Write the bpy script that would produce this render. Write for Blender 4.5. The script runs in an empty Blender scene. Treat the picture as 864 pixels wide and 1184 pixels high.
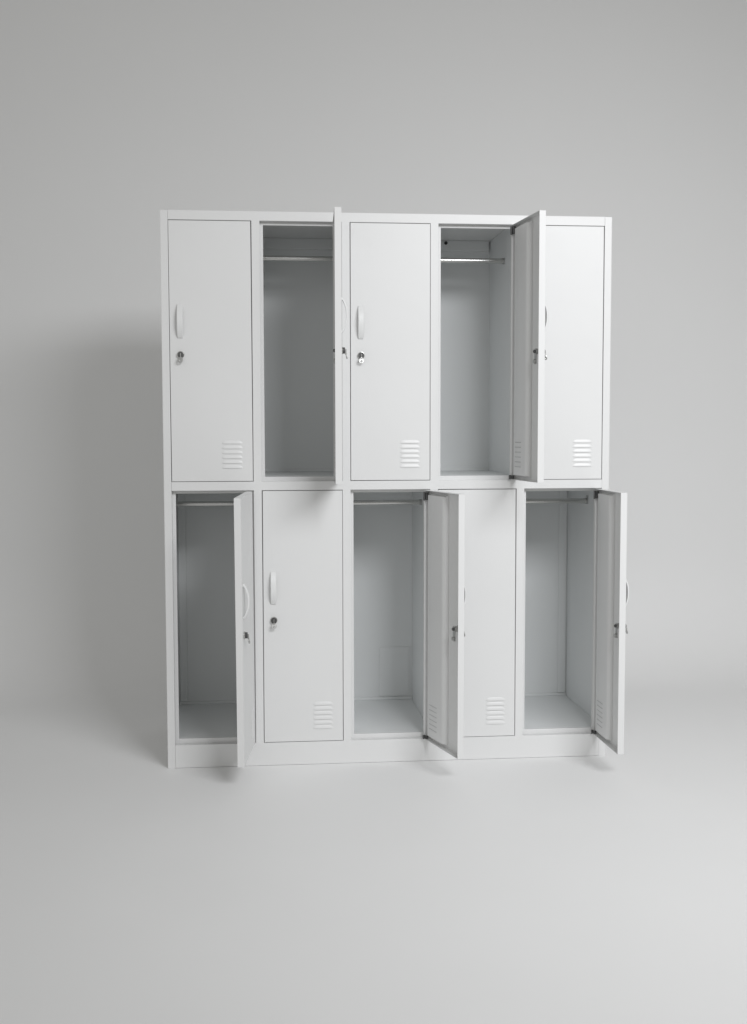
import bpy, bmesh, math
from mathutils import Vector, Matrix
PI = math.pi
scene = bpy.context.scene
COL = scene.collection

# ------------------------------------------------------------------ sizes (metres)
H = 1.800                    # height of the cabinet
WS = 0.0247                  # front return of each side panel
CW = 0.2627                  # clear width of a door opening
P = 0.0260                   # post between two openings
W = 2 * WS + 5 * CW + 4 * P
D = 0.515                    # depth
ZU1, ZU0, ZL1, ZL0 = 1.7700, 0.9378, 0.9090, 0.0765
REC = 0.0215                 # doors sit this deep in the frame
FLOOR_U, FLOOR_L = 0.9518, 0.0918
GAP = 0.0019
L = lambda i: WS + i * (CW + P)
Rr = lambda i: L(i) + CW

# ------------------------------------------------------------------ materials
def nodes(name):
    m = bpy.data.materials.new(name)
    m.use_nodes = True
    nt = m.node_tree
    return m, nt, nt.nodes['Principled BSDF']

def paint(name, col, rough, bump=0.05, scale=900.0, var=0.02, metallic=0.0, spec=0.5):
    """enamel or bare surface: faint tone drift, uneven gloss, orange-peel bump"""
    m, nt, b = nodes(name)
    tc = nt.nodes.new('ShaderNodeTexCoord')
    n1 = nt.nodes.new('ShaderNodeTexNoise')
    n1.inputs['Scale'].default_value = 3.0
    n1.inputs['Detail'].default_value = 6.0
    nt.links.new(tc.outputs['Object'], n1.inputs['Vector'])
    mix = nt.nodes.new('ShaderNodeMix'); mix.data_type = 'RGBA'
    mix.inputs['A'].default_value = (*[c * (1 - var) for c in col], 1)
    mix.inputs['B'].default_value = (*[min(1, c * (1 + var)) for c in col], 1)
    nt.links.new(n1.outputs['Fac'], mix.inputs['Factor'])
    nt.links.new(mix.outputs['Result'], b.inputs['Base Color'])
    mr = nt.nodes.new('ShaderNodeMapRange')
    mr.inputs['To Min'].default_value = rough * 0.88
    mr.inputs['To Max'].default_value = rough * 1.12
    nt.links.new(n1.outputs['Fac'], mr.inputs['Value'])
    nt.links.new(mr.outputs['Result'], b.inputs['Roughness'])
    b.inputs['Metallic'].default_value = metallic
    b.inputs['Specular IOR Level'].default_value = spec
    if bump:
        n2 = nt.nodes.new('ShaderNodeTexNoise')
        n2.inputs['Scale'].default_value = scale
        n2.inputs['Detail'].default_value = 2.0
        nt.links.new(tc.outputs['Object'], n2.inputs['Vector'])
        n3 = nt.nodes.new('ShaderNodeTexNoise')
        n3.inputs['Scale'].default_value = 5.0
        nt.links.new(tc.outputs['Object'], n3.inputs['Vector'])
        bp0 = nt.nodes.new('ShaderNodeBump')
        bp0.inputs['Strength'].default_value = bump
        bp0.inputs['Distance'].default_value = 0.012
        nt.links.new(n3.outputs['Fac'], bp0.inputs['Height'])
        bp = nt.nodes.new('ShaderNodeBump')
        bp.inputs['Strength'].default_value = bump
        bp.inputs['Distance'].default_value = 0.0003
        nt.links.new(n2.outputs['Fac'], bp.inputs['Height'])
        nt.links.new(bp0.outputs['Normal'], bp.inputs['Normal'])
        nt.links.new(bp.outputs['Normal'], b.inputs['Normal'])
    return m

M_WHITE = paint('white_enamel', (0.716, 0.718, 0.714), 0.40, 0.10)
M_INNER = paint('inside_enamel', (0.766, 0.779, 0.779), 0.45, 0.06)
M_HANDLE = paint('white_plastic', (0.74, 0.745, 0.74), 0.38, 0.0)
M_CHROME = paint('chrome', (0.58, 0.58, 0.565), 0.24, 0.0, metallic=1.0)
M_ZINC = paint('zinc_steel', (0.50, 0.50, 0.49), 0.3, 0.0, metallic=1.0)
M_DARK = paint('dark_steel', (0.11, 0.11, 0.11), 0.35, 0.0, metallic=0.6)
M_BLACK = paint('black_gap', (0.02, 0.02, 0.02), 0.6, 0.0)
M_SLOT = paint('slot_shadow_grey', (0.50, 0.50, 0.50), 0.6, 0.0)
M_FLOOR = paint('studio_floor', (0.80, 0.80, 0.797), 0.62, 0.02, 260.0, 0.012, spec=0.3)

# ------------------------------------------------------------------ mesh helpers
def box(bm, x0, x1, y0, y1, z0, z1, mi=0):
    v = [bm.verts.new((x, y, z)) for x in (x0, x1) for y in (y0, y1) for z in (z0, z1)]
    for q in ((0, 1, 3, 2), (4, 6, 7, 5), (0, 4, 5, 1), (2, 3, 7, 6), (0, 2, 6, 4), (1, 5, 7, 3)):
        bm.faces.new([v[k] for k in q]).material_index = mi

def lathe(bm, prof, axis, centre, seg=24, mi=0):
    """profile of (radius, distance along axis) swept about the axis through centre"""
    ax = Vector(axis).normalized()
    a = Vector((0, 0, 1)) if abs(ax.z) < 0.9 else Vector((1, 0, 0))
    u = ax.cross(a).normalized(); w = ax.cross(u)
    c = Vector(centre); rings = []
    for r, d in prof:
        rings.append([bm.verts.new(c + ax * d + (u * math.cos(2 * PI * k / seg) + w * math.sin(2 * PI * k / seg)) * max(r, 1e-5)) for k in range(seg)])
    for A, B in zip(rings, rings[1:]):
        for k in range(seg):
            bm.faces.new((A[k], A[(k + 1) % seg], B[(k + 1) % seg], B[k])).material_index = mi
    bm.faces.new(rings[0]).material_index = mi
    bm.faces.new(rings[-1]).material_index = mi

def obj(name, bm, mats, parent=None, bevel=0.0, smooth=False, seg=2):
    bmesh.ops.recalc_face_normals(bm, faces=bm.faces)
    me = bpy.data.meshes.new(name)
    if smooth:
        for f in bm.faces: f.smooth = True
    bm.to_mesh(me); bm.free()
    for m in (mats if isinstance(mats, (list, tuple)) else [mats]): me.materials.append(m)
    if smooth:
        me.set_sharp_from_angle(angle=math.radians(38))
    o = bpy.data.objects.new(name, me); COL.objects.link(o)
    if bevel:
        b = o.modifiers.new('edge', 'BEVEL'); b.width = bevel; b.segments = seg
        b.limit_method = 'ANGLE'; b.angle_limit = math.radians(40)
    if parent: o.parent = parent
    return o

def grid_frame(bm, xs, zs, solid, y0, y1):
    """one flat frame with rectangular holes: cells (i,k) where solid(i,k) is true"""
    cache = {}
    def v(i, k, y):
        if (i, k, y) not in cache: cache[(i, k, y)] = bm.verts.new((xs[i], y, zs[k]))
        return cache[(i, k, y)]
    nx, nz = len(xs) - 1, len(zs) - 1
    S = lambda i, k: 0 <= i < nx and 0 <= k < nz and solid(i, k)
    for i in range(nx):
        for k in range(nz):
            if not S(i, k): continue
            bm.faces.new((v(i, k, y0), v(i + 1, k, y0), v(i + 1, k + 1, y0), v(i, k + 1, y0)))
            bm.faces.new((v(i, k, y1), v(i, k + 1, y1), v(i + 1, k + 1, y1), v(i + 1, k, y1)))
            for di, dk, a, b in ((-1, 0, (i, k), (i, k + 1)), (1, 0, (i + 1, k), (i + 1, k + 1)), (0, -1, (i, k), (i + 1, k)), (0, 1, (i, k + 1), (i + 1, k + 1))):
                if not S(i + di, k + dk):
                    bm.faces.new((v(*a, y0), v(*b, y0), v(*b, y1), v(*a, y1)))

# ------------------------------------------------------------------ the setting: floor running up into a curved backdrop
WALL_Y, COVE = 1.46, 0.62
bm = bmesh.new()
v = [bm.verts.new(p) for p in ((-6, -7, 0), (8, -7, 0), (8, WALL_Y - COVE, 0), (-6, WALL_Y - COVE, 0))]
bm.faces.new(v)
flo = obj('floor', bm, M_FLOOR); flo['kind'] = 'structure'
bm = bmesh.new()
prof = [(WALL_Y - COVE + COVE * math.sin(t) ** 0.78, COVE - COVE * math.cos(t) ** 0.78) for t in [PI / 2 * k / 96 for k in range(96)]] + [(WALL_Y, COVE)] + [(WALL_Y, 6.0)]
prev = None
for y, z in prof:
    cur = (bm.verts.new((-6, y, z)), bm.verts.new((8, y, z)))
    if prev: bm.faces.new((prev[0], prev[1], cur[1], cur[0]))
    prev = cur
wal = obj('backdrop', bm, M_FLOOR, smooth=True); wal['kind'] = 'structure'

# ------------------------------------------------------------------ the cabinet
root = bpy.data.objects.new('metal_locker', None); COL.objects.link(root)
root['label'] = 'white ten-door steel locker cabinet with five doors standing open on grey studio floor'
root['category'] = 'locker'

T = 0.0011
# side panels with a folded front return, full height
for s in (0, 1):
    bm = bmesh.new()
    X = (lambda x: x) if s == 0 else (lambda x: W - x)
    def bx(xa, xb, *r):
        a, b = X(xa), X(xb); box(bm, min(a, b), max(a, b), *r)
    bx(0, T, 0.0006, D, 0, H - 0.0005)
    bx(T, WS - 0.0004, 0.0006, 0.0006 + T, 0, H - 0.0005)
    bx(WS - 0.0004 - T, WS - 0.0004, 0.0017, REC, 0.0, H - 0.006)
    bx(T, WS - 0.0004 - T, REC, REC + T, 0, H - 0.006)
    obj('side_panel', bm, M_WHITE, root, bevel=0.0007)

# front frame: top rail, posts, middle rail and plinth as one folded sheet
xs = [WS] + [x for i in range(5) for x in (L(i), Rr(i))][1:-1] + [W - WS]
zs = [0.0008, ZL0, ZL1, ZU0, ZU1, H]
bm = bmesh.new()
grid_frame(bm, xs, zs, lambda i, k: (k in (0, 2, 4)) or (i % 2 == 1), 0.0, REC)
obj('front_frame', bm, M_WHITE, root, bevel=0.0009)

# door stop lip set back behind the frame
LIPX, LIPR, LIPT = 0.0112, 0.0180, 0.0098
xs2 = [0.002]
for i in range(5): xs2 += [L(i) + LIPX, Rr(i) - LIPR]
xs2.append(W - 0.002)
zs2 = [0.001, FLOOR_L, ZL1 - LIPT, FLOOR_U, ZU1 - LIPT, H - 0.003]
bm = bmesh.new()
grid_frame(bm, xs2, zs2, lambda i, k: (k in (0, 2, 4)) or (i % 2 == 0), REC + 0.0012, REC + 0.0125)
obj('door_stop', bm, M_WHITE, root, bevel=0.0012)

Y0 = REC + 0.0127
# partitions between columns
for i in range(4):
    bm = bmesh.new()
    box(bm, Rr(i) + 0.006, L(i + 1) - 0.006, Y0, D - 0.003, 0.06, H - 0.003)
    obj('partition', bm, M_INNER, root)
# linings of the outer sides
for a, b in ((0.0016, 0.0026), (W - 0.0026, W - 0.0016)):
    bm = bmesh.new(); box(bm, a, b, Y0, D - 0.003, 0.06, H - 0.003)
    obj('side_lining', bm, M_INNER, root)
# back, with the folded strips seen in the corners and along the top
bm = bmesh.new()
box(bm, 0.0013, W - 0.0013, D - 0.0028, D, 0.001, H - 0.003)
obj('back_panel', bm, M_INNER, root)
# top
bm = bmesh.new()
box(bm, T + 0.0003, W - T - 0.0003, REC + 0.0002, D, H - 0.0022, H - 0.0004)
obj('top_panel', bm, M_WHITE, root, bevel=0.0006)

def cell(i):
    a = 0.0026 if i == 0 else L(i) - 0.006
    b = W - 0.0026 if i == 4 else Rr(i) + 0.006
    return a, b
for i in range(5):
    a, b = cell(i)
    for z, thick in ((FLOOR_U, 0.018), (FLOOR_L, 0.018)):
        bm = bmesh.new()
        box(bm, a + 0.0004, b - 0.0004, Y0, D - 0.003, z - thick, z - 0.0006)
        box(bm, a + 0.0006, b - 0.0006, D - 0.0135, D - 0.0034, z - 0.0005, z + 0.009)     # upturned rear edge
        obj('shelf', bm, M_INNER, root, bevel=0.0012)

# corner strips on the back of the outer columns, rear rail under the top
for a, b in ((0.0065, 0.034), (W - 0.036, W - 0.0075)):
    bm = bmesh.new(); box(bm, a, b, D - 0.0085, D - 0.0032, FLOOR_L + 0.010, ZL1)
    obj('corner_strip', bm, M_INNER, root, bevel=0.001)
for i in (1, 3):
    a, b = cell(i)
    bm = bmesh.new(); box(bm, a + 0.003, b - 0.006, D - 0.021, D - 0.0032, H - 0.040, H - 0.0026)
    rr = obj('rear_rail', bm, M_INNER, root, bevel=0.0012)
    if i == 3:
        bm = bmesh.new(); lathe(bm, [(0.0062, 0), (0.0062, 0.004), (0.004, 0.006)], (0, -1, 0), (0.9935, D - 0.0212, H - 0.0125), 16)
        obj('plug', bm, M_BLACK, rr, smooth=True)
# faint raised plate on the back of the middle lower compartment
a, b = cell(2)
bm = bmesh.new(); box(bm, b - 0.124, b - 0.012, D - 0.0060, D - 0.0031, FLOOR_L + 0.013, FLOOR_L + 0.198)
obj('back_plate', bm, M_INNER, root, bevel=0.0008)

# hanging rods, only in the compartments that stand open
for i, top in ((1, 1), (3, 1), (0, 0), (2, 0), (4, 0)):
    a, b = cell(i)
    yc, zc = 0.245, (1.6885 if top else 0.8515)
    bm = bmesh.new()
    seg = 20; ra, rb = 0.0060, 0.0088
    A = [bm.verts.new((a + 0.001, yc + ra * math.cos(2 * PI * k / seg), zc + rb * math.sin(2 * PI * k / seg))) for k in range(seg)]
    B = [bm.verts.new((b - 0.001, yc + ra * math.cos(2 * PI * k / seg), zc + rb * math.sin(2 * PI * k / seg))) for k in range(seg)]
    for k in range(seg): bm.faces.new((A[k], A[(k + 1) % seg], B[(k + 1) % seg], B[k]))
    rod = obj('hanging_rod', bm, M_CHROME, root, smooth=True)
    for x0, sx in ((a + 0.0003, 1), (b - 0.0003, -1)):
        bm = bmesh.new()
        box(bm, min(x0, x0 + sx * 0.002), max(x0, x0 + sx * 0.002), yc - 0.011, yc + 0.011, zc - 0.010, zc + (0.019 if i == 4 else 0.010))
        lathe(bm, [(0.0102, 0.0021), (0.0102, 0.009)], (sx, 0, 0), (x0, yc, zc), 20)
        obj('rod_bracket', bm, M_ZINC, rod, smooth=True)

# ------------------------------------------------------------------ doors (local: hinge corner at origin, front face y=0, opens about z)
WD, HD = CW - 2 * GAP, ZU1 - ZU0 - 2 * GAP
DT = 0.0208
SK = 0.0012
def door_bm():
    bm = bmesh.new()
    # folded pan: outer shell open on the inside
    o = [(-WD, 0), (0, 0)]
    def ring(x0, x1, z0, z1, y): return [bm.verts.new(p) for p in ((x0, y, z0), (x1, y, z0), (x1, y, z1), (x0, y, z1))]
    r0 = ring(-WD, 0, 0, HD, 0)
    r1 = ring(-WD, 0, 0, HD, DT)
    r2 = ring(-WD + SK, -SK, SK, HD - SK, DT)
    r3 = ring(-WD + SK, -SK, SK, HD - SK, SK)
    bm.faces.new(r0)
    for A, B in ((r0, r1), (r1, r2), (r2, r3)):
        for k in range(4): bm.faces.new((A[k], A[(k + 1) % 4], B[(k + 1) % 4], B[k]))
    bm.faces.new(r3)
    return bm

def handle_bm():
    bm = bmesh.new()
    cx, zc, hl, hw, rise, t = -0.2262, HD - 0.3175, 0.0530, 0.0095, 0.0158, 0.0044
    n = 20; rows = []
    for k in range(n + 1):
        u = -1 + 2 * k / n
        z = zc + u * hl
        out = rise * (1 - abs(u) ** 2.2) + 0.0034
        inn = max(out - t, 0.0)
        if abs(u) > 0.86: inn = 0.0
        wk = hw * (1 - 0.10 * abs(u) ** 8)
        rows.append([bm.verts.new(p) for p in ((cx - wk, -inn + 0.0004, z), (cx - wk, -out + 0.0015, z), (cx - wk + 0.002, -out, z),
                                               (cx + wk - 0.002, -out, z), (cx + wk, -out + 0.0015, z), (cx + wk, -inn + 0.0004, z))])
    for A, B in zip(rows, rows[1:]):
        for k in range(6): bm.faces.new((A[k], A[(k + 1) % 6], B[(k + 1) % 6], B[k]))
    bm.faces.new(rows[0]); bm.faces.new(rows[-1])
    return bm

LX, LZ = -0.2254, HD - 0.4235
def lock_bm():
    bm = bmesh.new()
    lathe(bm, [(0.0118, 0.0), (0.0118, 0.0022), (0.0108, 0.0034), (0.0098, 0.0036)], (0, -1, 0), (LX, -0.0002, LZ), 28, 0)   # chrome rim
    lathe(bm, [(0.0097, 0.0), (0.0097, 0.0062), (0.0088, 0.0070)], (0, -1, 0), (LX, -0.0036, LZ), 24, 1)                    # dark barrel
    box(bm, LX - 0.0009, LX + 0.0009, -0.0109, -0.0105, LZ - 0.0048, LZ + 0.0048, 0)                                       # keyway
    return bm

def key_bm():
    """folding key: short blade in the barrel, bow hanging down below the lock"""
    bm = bmesh.new()
    box(bm, LX - 0.0011, LX + 0.0011, -0.0150, -0.0110, LZ - 0.0085, LZ + 0.0040, 0)
    lathe(bm, [(0.0026, -0.0032), (0.0026, 0.0032)], (1, 0, 0), (LX, -0.0135, LZ - 0.0095), 14, 0)
    # bow: flat rounded plate with an eye, folded down and leaning outwards
    n = 20; rings = []
    ax, up = Vector((0, -0.26, -0.966)), Vector((0, -0.966, 0.26))
    c0 = Vector((LX, -0.0128, LZ - 0.0100))
    for h in (-0.0014, 0.0014):
        o_, i_ = [], []
        for k in range(n):
            a = 2 * PI * k / n
            ca, sa = math.cos(a), math.sin(a)
            q = (abs(ca) ** 3 + abs(sa) ** 3) ** (-1 / 3)
            X = Vector((1, 0, 0))
            o_.append(bm.verts.new(c0 + X * (0.0080 * ca * q) + ax * (0.0080 + 0.0082 * sa * q) + up * h))
            i_.append(bm.verts.new(c0 + X * (0.0032 * ca) + ax * (0.0105 + 0.0028 * sa) + up * h))
        rings.append((o_, i_))
    (o0, i0), (o1, i1) = rings
    for k in range(n):
        j = (k + 1) % n
        bm.faces.new((o0[k], o0[j], i0[j], i0[k])); bm.faces.new((o1[k], i1[k], i1[j], o1[j]))
        bm.faces.new((o0[k], o1[k], o1[j], o0[j])); bm.faces.new((i0[k], i0[j], i1[j], i1[k]))
    return bm

VX0, VX1 = -0.0990, -0.0325
VZ0 = HD * (1 - 0.950)
PY = SK + 0.0165              # height of the inner stiffening panel
def vent_bm():
    """six pressed louvres, hooded at the top and open below, with the slits on the inside"""
    bm = bmesh.new()
    n, m = 18, 7
    for r in range(6):
        zb = VZ0 + r * 0.0158
        hgt, dep = 0.0112, 0.0025
        rows = []
        for k in range(n + 1):
            u = -1 + 2 * k / n
            e = max(0.0, 1 - abs(u) ** 5) ** 0.8
            x = (VX0 + VX1) / 2 + u * (VX1 - VX0) / 2
            row = []
            for q in range(m + 1):
                t = q / m                                   # 0 at the open lower lip, 1 flush at the top
                prof = math.cos(t * PI / 2) ** 0.9 if t < 1 else 0.0
                row.append(bm.verts.new((x, -0.0002 - dep * e * prof, zb + hgt * t * (0.35 + 0.65 * e) + 0.0)))
            row.insert(0, bm.verts.new((x, -0.0002, zb + 0.0006)))
            rows.append(row)
        for A, B in zip(rows, rows[1:]):
            for q in range(m + 1): bm.faces.new((A[q], B[q], B[q + 1], A[q + 1]))
        for k in range(9):                                  # the inner slits read as a row of dark dashes
            xa = VX0 + 0.004 + k * (VX1 - VX0 - 0.008) / 9
            box(bm, xa, xa + 0.0040, PY + 0.0001, PY + 0.0008, zb + 0.0010, zb + 0.0036, 1)
    return bm

def stiffener_bm():
    """wide pressed channel along the hinge side, its free edge rolled down to the door skin"""
    bm = bmesh.new()
    z0, z1, y0 = 0.0120, HD - 0.0110, SK + 0.0003
    prof = [(-0.0210, y0), (-0.0210, PY - 0.0030), (-0.0235, PY)]
    for k in range(0, 9):
        t = PI / 2 * k / 8
        prof.append((-0.1280 - 0.0190 * math.sin(t), PY - 0.0125 * (1 - math.cos(t))))
    prof.append((-0.1475, y0))
    A = [bm.verts.new((x, y, z0 + (0.004 if y > y0 + .008 else 0))) for x, y in prof]
    B = [bm.verts.new((x, y, z1 - (0.004 if y > y0 + .008 else 0))) for x, y in prof]
    for k in range(len(prof) - 1): bm.faces.new((A[k], A[k + 1], B[k + 1], B[k]))
    bm.faces.new(A); bm.faces.new(B)
    return bm

def latch_bm():
    bm = bmesh.new()
    lathe(bm, [(0.0088, 0), (0.0088, 0.014), (0.0076, 0.0155)], (0, 1, 0), (LX, SK + 0.0002, LZ), 20, 0)
    lathe(bm, [(0.0115, 0), (0.0115, 0.004)], (0, 1, 0), (LX, SK + 0.0005, LZ), 6, 0)
    box(bm, LX - 0.0075, LX + 0.0075, SK + 0.0160, SK + 0.0180, LZ - 0.038, LZ + 0.009, 0)         # cam arm
    lathe(bm, [(0.0052, 0), (0.0052, 0.0040), (0.003, 0.0065)], (0, 1, 0), (LX, SK + 0.0180, LZ), 14, 1)  # cam screw
    lathe(bm, [(0.0072, 0), (0.0072, 0.0042), (0.005, 0.006)], (0, 1, 0), (LX, SK + 0.0181, LZ - 0.031), 16, 0)
    return bm

def bumper_bm(z):
    bm = bmesh.new()
    lathe(bm, [(0.0065, 0), (0.0065, 0.006), (0.004, 0.0085)], (0, 1, 0), (-0.2465, SK + 0.0002, z), 16)
    return bm

def hinge_bm(z, h):
    """pivot hinge: folded leaf on the door edge, pin and curled knuckle"""
    bm = bmesh.new()
    box(bm, -0.0195, -0.0178, 0.0125, 0.0222, z - h, z + h, 0)
    box(bm, -0.0176, -0.0060, 0.0206, 0.0222, z - h, z + h, 0)
    lathe(bm, [(0.0032, -h * 1.15), (0.0032, h * 1.15)], (0, 0, 1), (-0.0120, 0.0262, z), 14, 0)
    return bm

D_PAN = obj('door', door_bm(), M_WHITE, root, bevel=0.0014, seg=3)
SUB_ALL = [obj('handle', handle_bm(), M_HANDLE, D_PAN, bevel=0.0007),
           obj('lock', lock_bm(), [M_CHROME, M_DARK], D_PAN, smooth=True),
           obj('key', key_bm(), M_ZINC, D_PAN, bevel=0.0005),
           obj('vent', vent_bm(), [M_WHITE, M_SLOT], D_PAN, smooth=True)]
SUB_OPEN = [obj('stiffener', stiffener_bm(), M_WHITE, D_PAN, smooth=True),
            obj('latch', latch_bm(), [M_ZINC, M_DARK], D_PAN, smooth=True),
            obj('bumper', bumper_bm(HD - 0.062), M_HANDLE, D_PAN, smooth=True),
            obj('bumper', bumper_bm(0.062), M_HANDLE, D_PAN, smooth=True),
            obj('hinge', hinge_bm(HD - 0.019, 0.0125), M_DARK, D_PAN, bevel=0.0008),
            obj('hinge', hinge_bm(0.0085, 0.0060), M_DARK, D_PAN, bevel=0.0008)]

# column, row (1 = upper), opening angle in radians, sag of the free edge
DOORS = [(0, 1, 0.0022, 0.0012), (1, 1, 1.531, 0), (2, 1, -0.0015, -0.0008), (3, 1, 1.6859, 0), (4, 1, 0.0030, 0.0010),
         (0, 0, 1.445, 0.026), (1, 0, 0.0018, -0.0010), (2, 0, 1.8514, 0.004), (3, 0, -0.0010, 0.0012), (4, 0, 1.5945, 0)]
first = True
for ci, row, ang, sag in DOORS:
    if first:
        d = D_PAN; subs = []
        d_subs = SUB_ALL
    else:
        d = D_PAN.copy(); COL.objects.link(d); d.parent = root
        for s in SUB_ALL + (SUB_OPEN if ang > 0.1 else []):
            if (ci, row) == (1, 1) and s.name.startswith('hinge'): continue      # out of sight behind the door edge
            c = s.copy(); COL.objects.link(c); c.parent = d
    shift = -0.0062 if (ci, row) == (1, 1) else 0.0
    if ang > 0.1: d['label'] = ('upper' if row else 'lower') + ' door swung wide open'
    d.location = (Rr(ci) - GAP + shift, 0.0003, (ZU0 if row else ZL0) + GAP)
    d.rotation_euler = (0, -sag, ang)
    first = False
for s in SUB_OPEN: bpy.data.objects.remove(s, do_unlink=True)    # the first door is a closed one

# centre the root on the floor under the cabinet without moving the parts
root.location = (W / 2, D / 2, 0)
for ch in root.children:
    ch.location = (ch.location[0] - W / 2, ch.location[1] - D / 2, ch.location[2])

# ------------------------------------------------------------------ camera
cam = bpy.data.cameras.new('camera'); co = bpy.data.objects.new('camera', cam); COL.objects.link(co)
F, CX, CY, CZ, YAW, PITCH, ROLL = 1330.4, 0.3175, -3.7431, 1.1007, 0.0958, -0.0704, -0.0021
fw = Vector((math.sin(YAW) * math.cos(PITCH), math.cos(YAW) * math.cos(PITCH), math.sin(PITCH)))
r = Vector((math.cos(YAW), -math.sin(YAW), 0)); u = r.cross(fw)
r2 = r * math.cos(ROLL) + u * math.sin(ROLL); u2 = -r * math.sin(ROLL) + u * math.cos(ROLL)
mw = Matrix((r2, u2, -fw)).transposed().to_4x4(); mw.translation = (CX, CY, CZ)
co.matrix_world = mw
cam.sensor_fit = 'VERTICAL'; cam.sensor_height = 36.0; cam.sensor_width = 36.0 * 864 / 1184
cam.lens = F / 1184 * 36.0
cam.clip_start = 0.05; cam.clip_end = 100
scene.camera = co

# ------------------------------------------------------------------ light: one softbox high on the right, soft studio ambience
def area(name, loc, target, sx, sy, power, col):
    l = bpy.data.lights.new(name, 'AREA'); l.shape = 'RECTANGLE'; l.size = sx; l.size_y = sy; l.energy = power; l.color = col
    o = bpy.data.objects.new(name, l); COL.objects.link(o); o.location = loc
    o.rotation_euler = (Vector(target) - Vector(loc)).to_track_quat('-Z', 'Y').to_euler()
    return o
key = area('key_softbox', (2.02, -3.14, 2.72), (1.52, 0.0, 0.55), 1.9, 0.8, 36.0, (0.98, 0.99, 1.012))
key.data.spread = math.radians(103)
area('fill_softbox', (-1.6, -5.0, 2.4), (0.7, 0.2, 0.9), 4.0, 3.0, 23.0, (1.0, 0.995, 0.99))

w = bpy.data.worlds.new('World'); scene.world = w; w.use_nodes = True
bg = w.node_tree.nodes['Background']
bg.inputs['Color'].default_value = (1.006, 1.0, 0.968, 1); bg.inputs['Strength'].default_value = 0.312

scene.view_settings.view_transform = 'Standard'; scene.view_settings.look = 'None'
scene.view_settings.exposure = 0; scene.view_settings.gamma = 1
scene.render.engine = 'CYCLES'
scene.cycles.max_bounces = 10; scene.cycles.diffuse_bounces = 6
scene.cycles.use_denoising = True
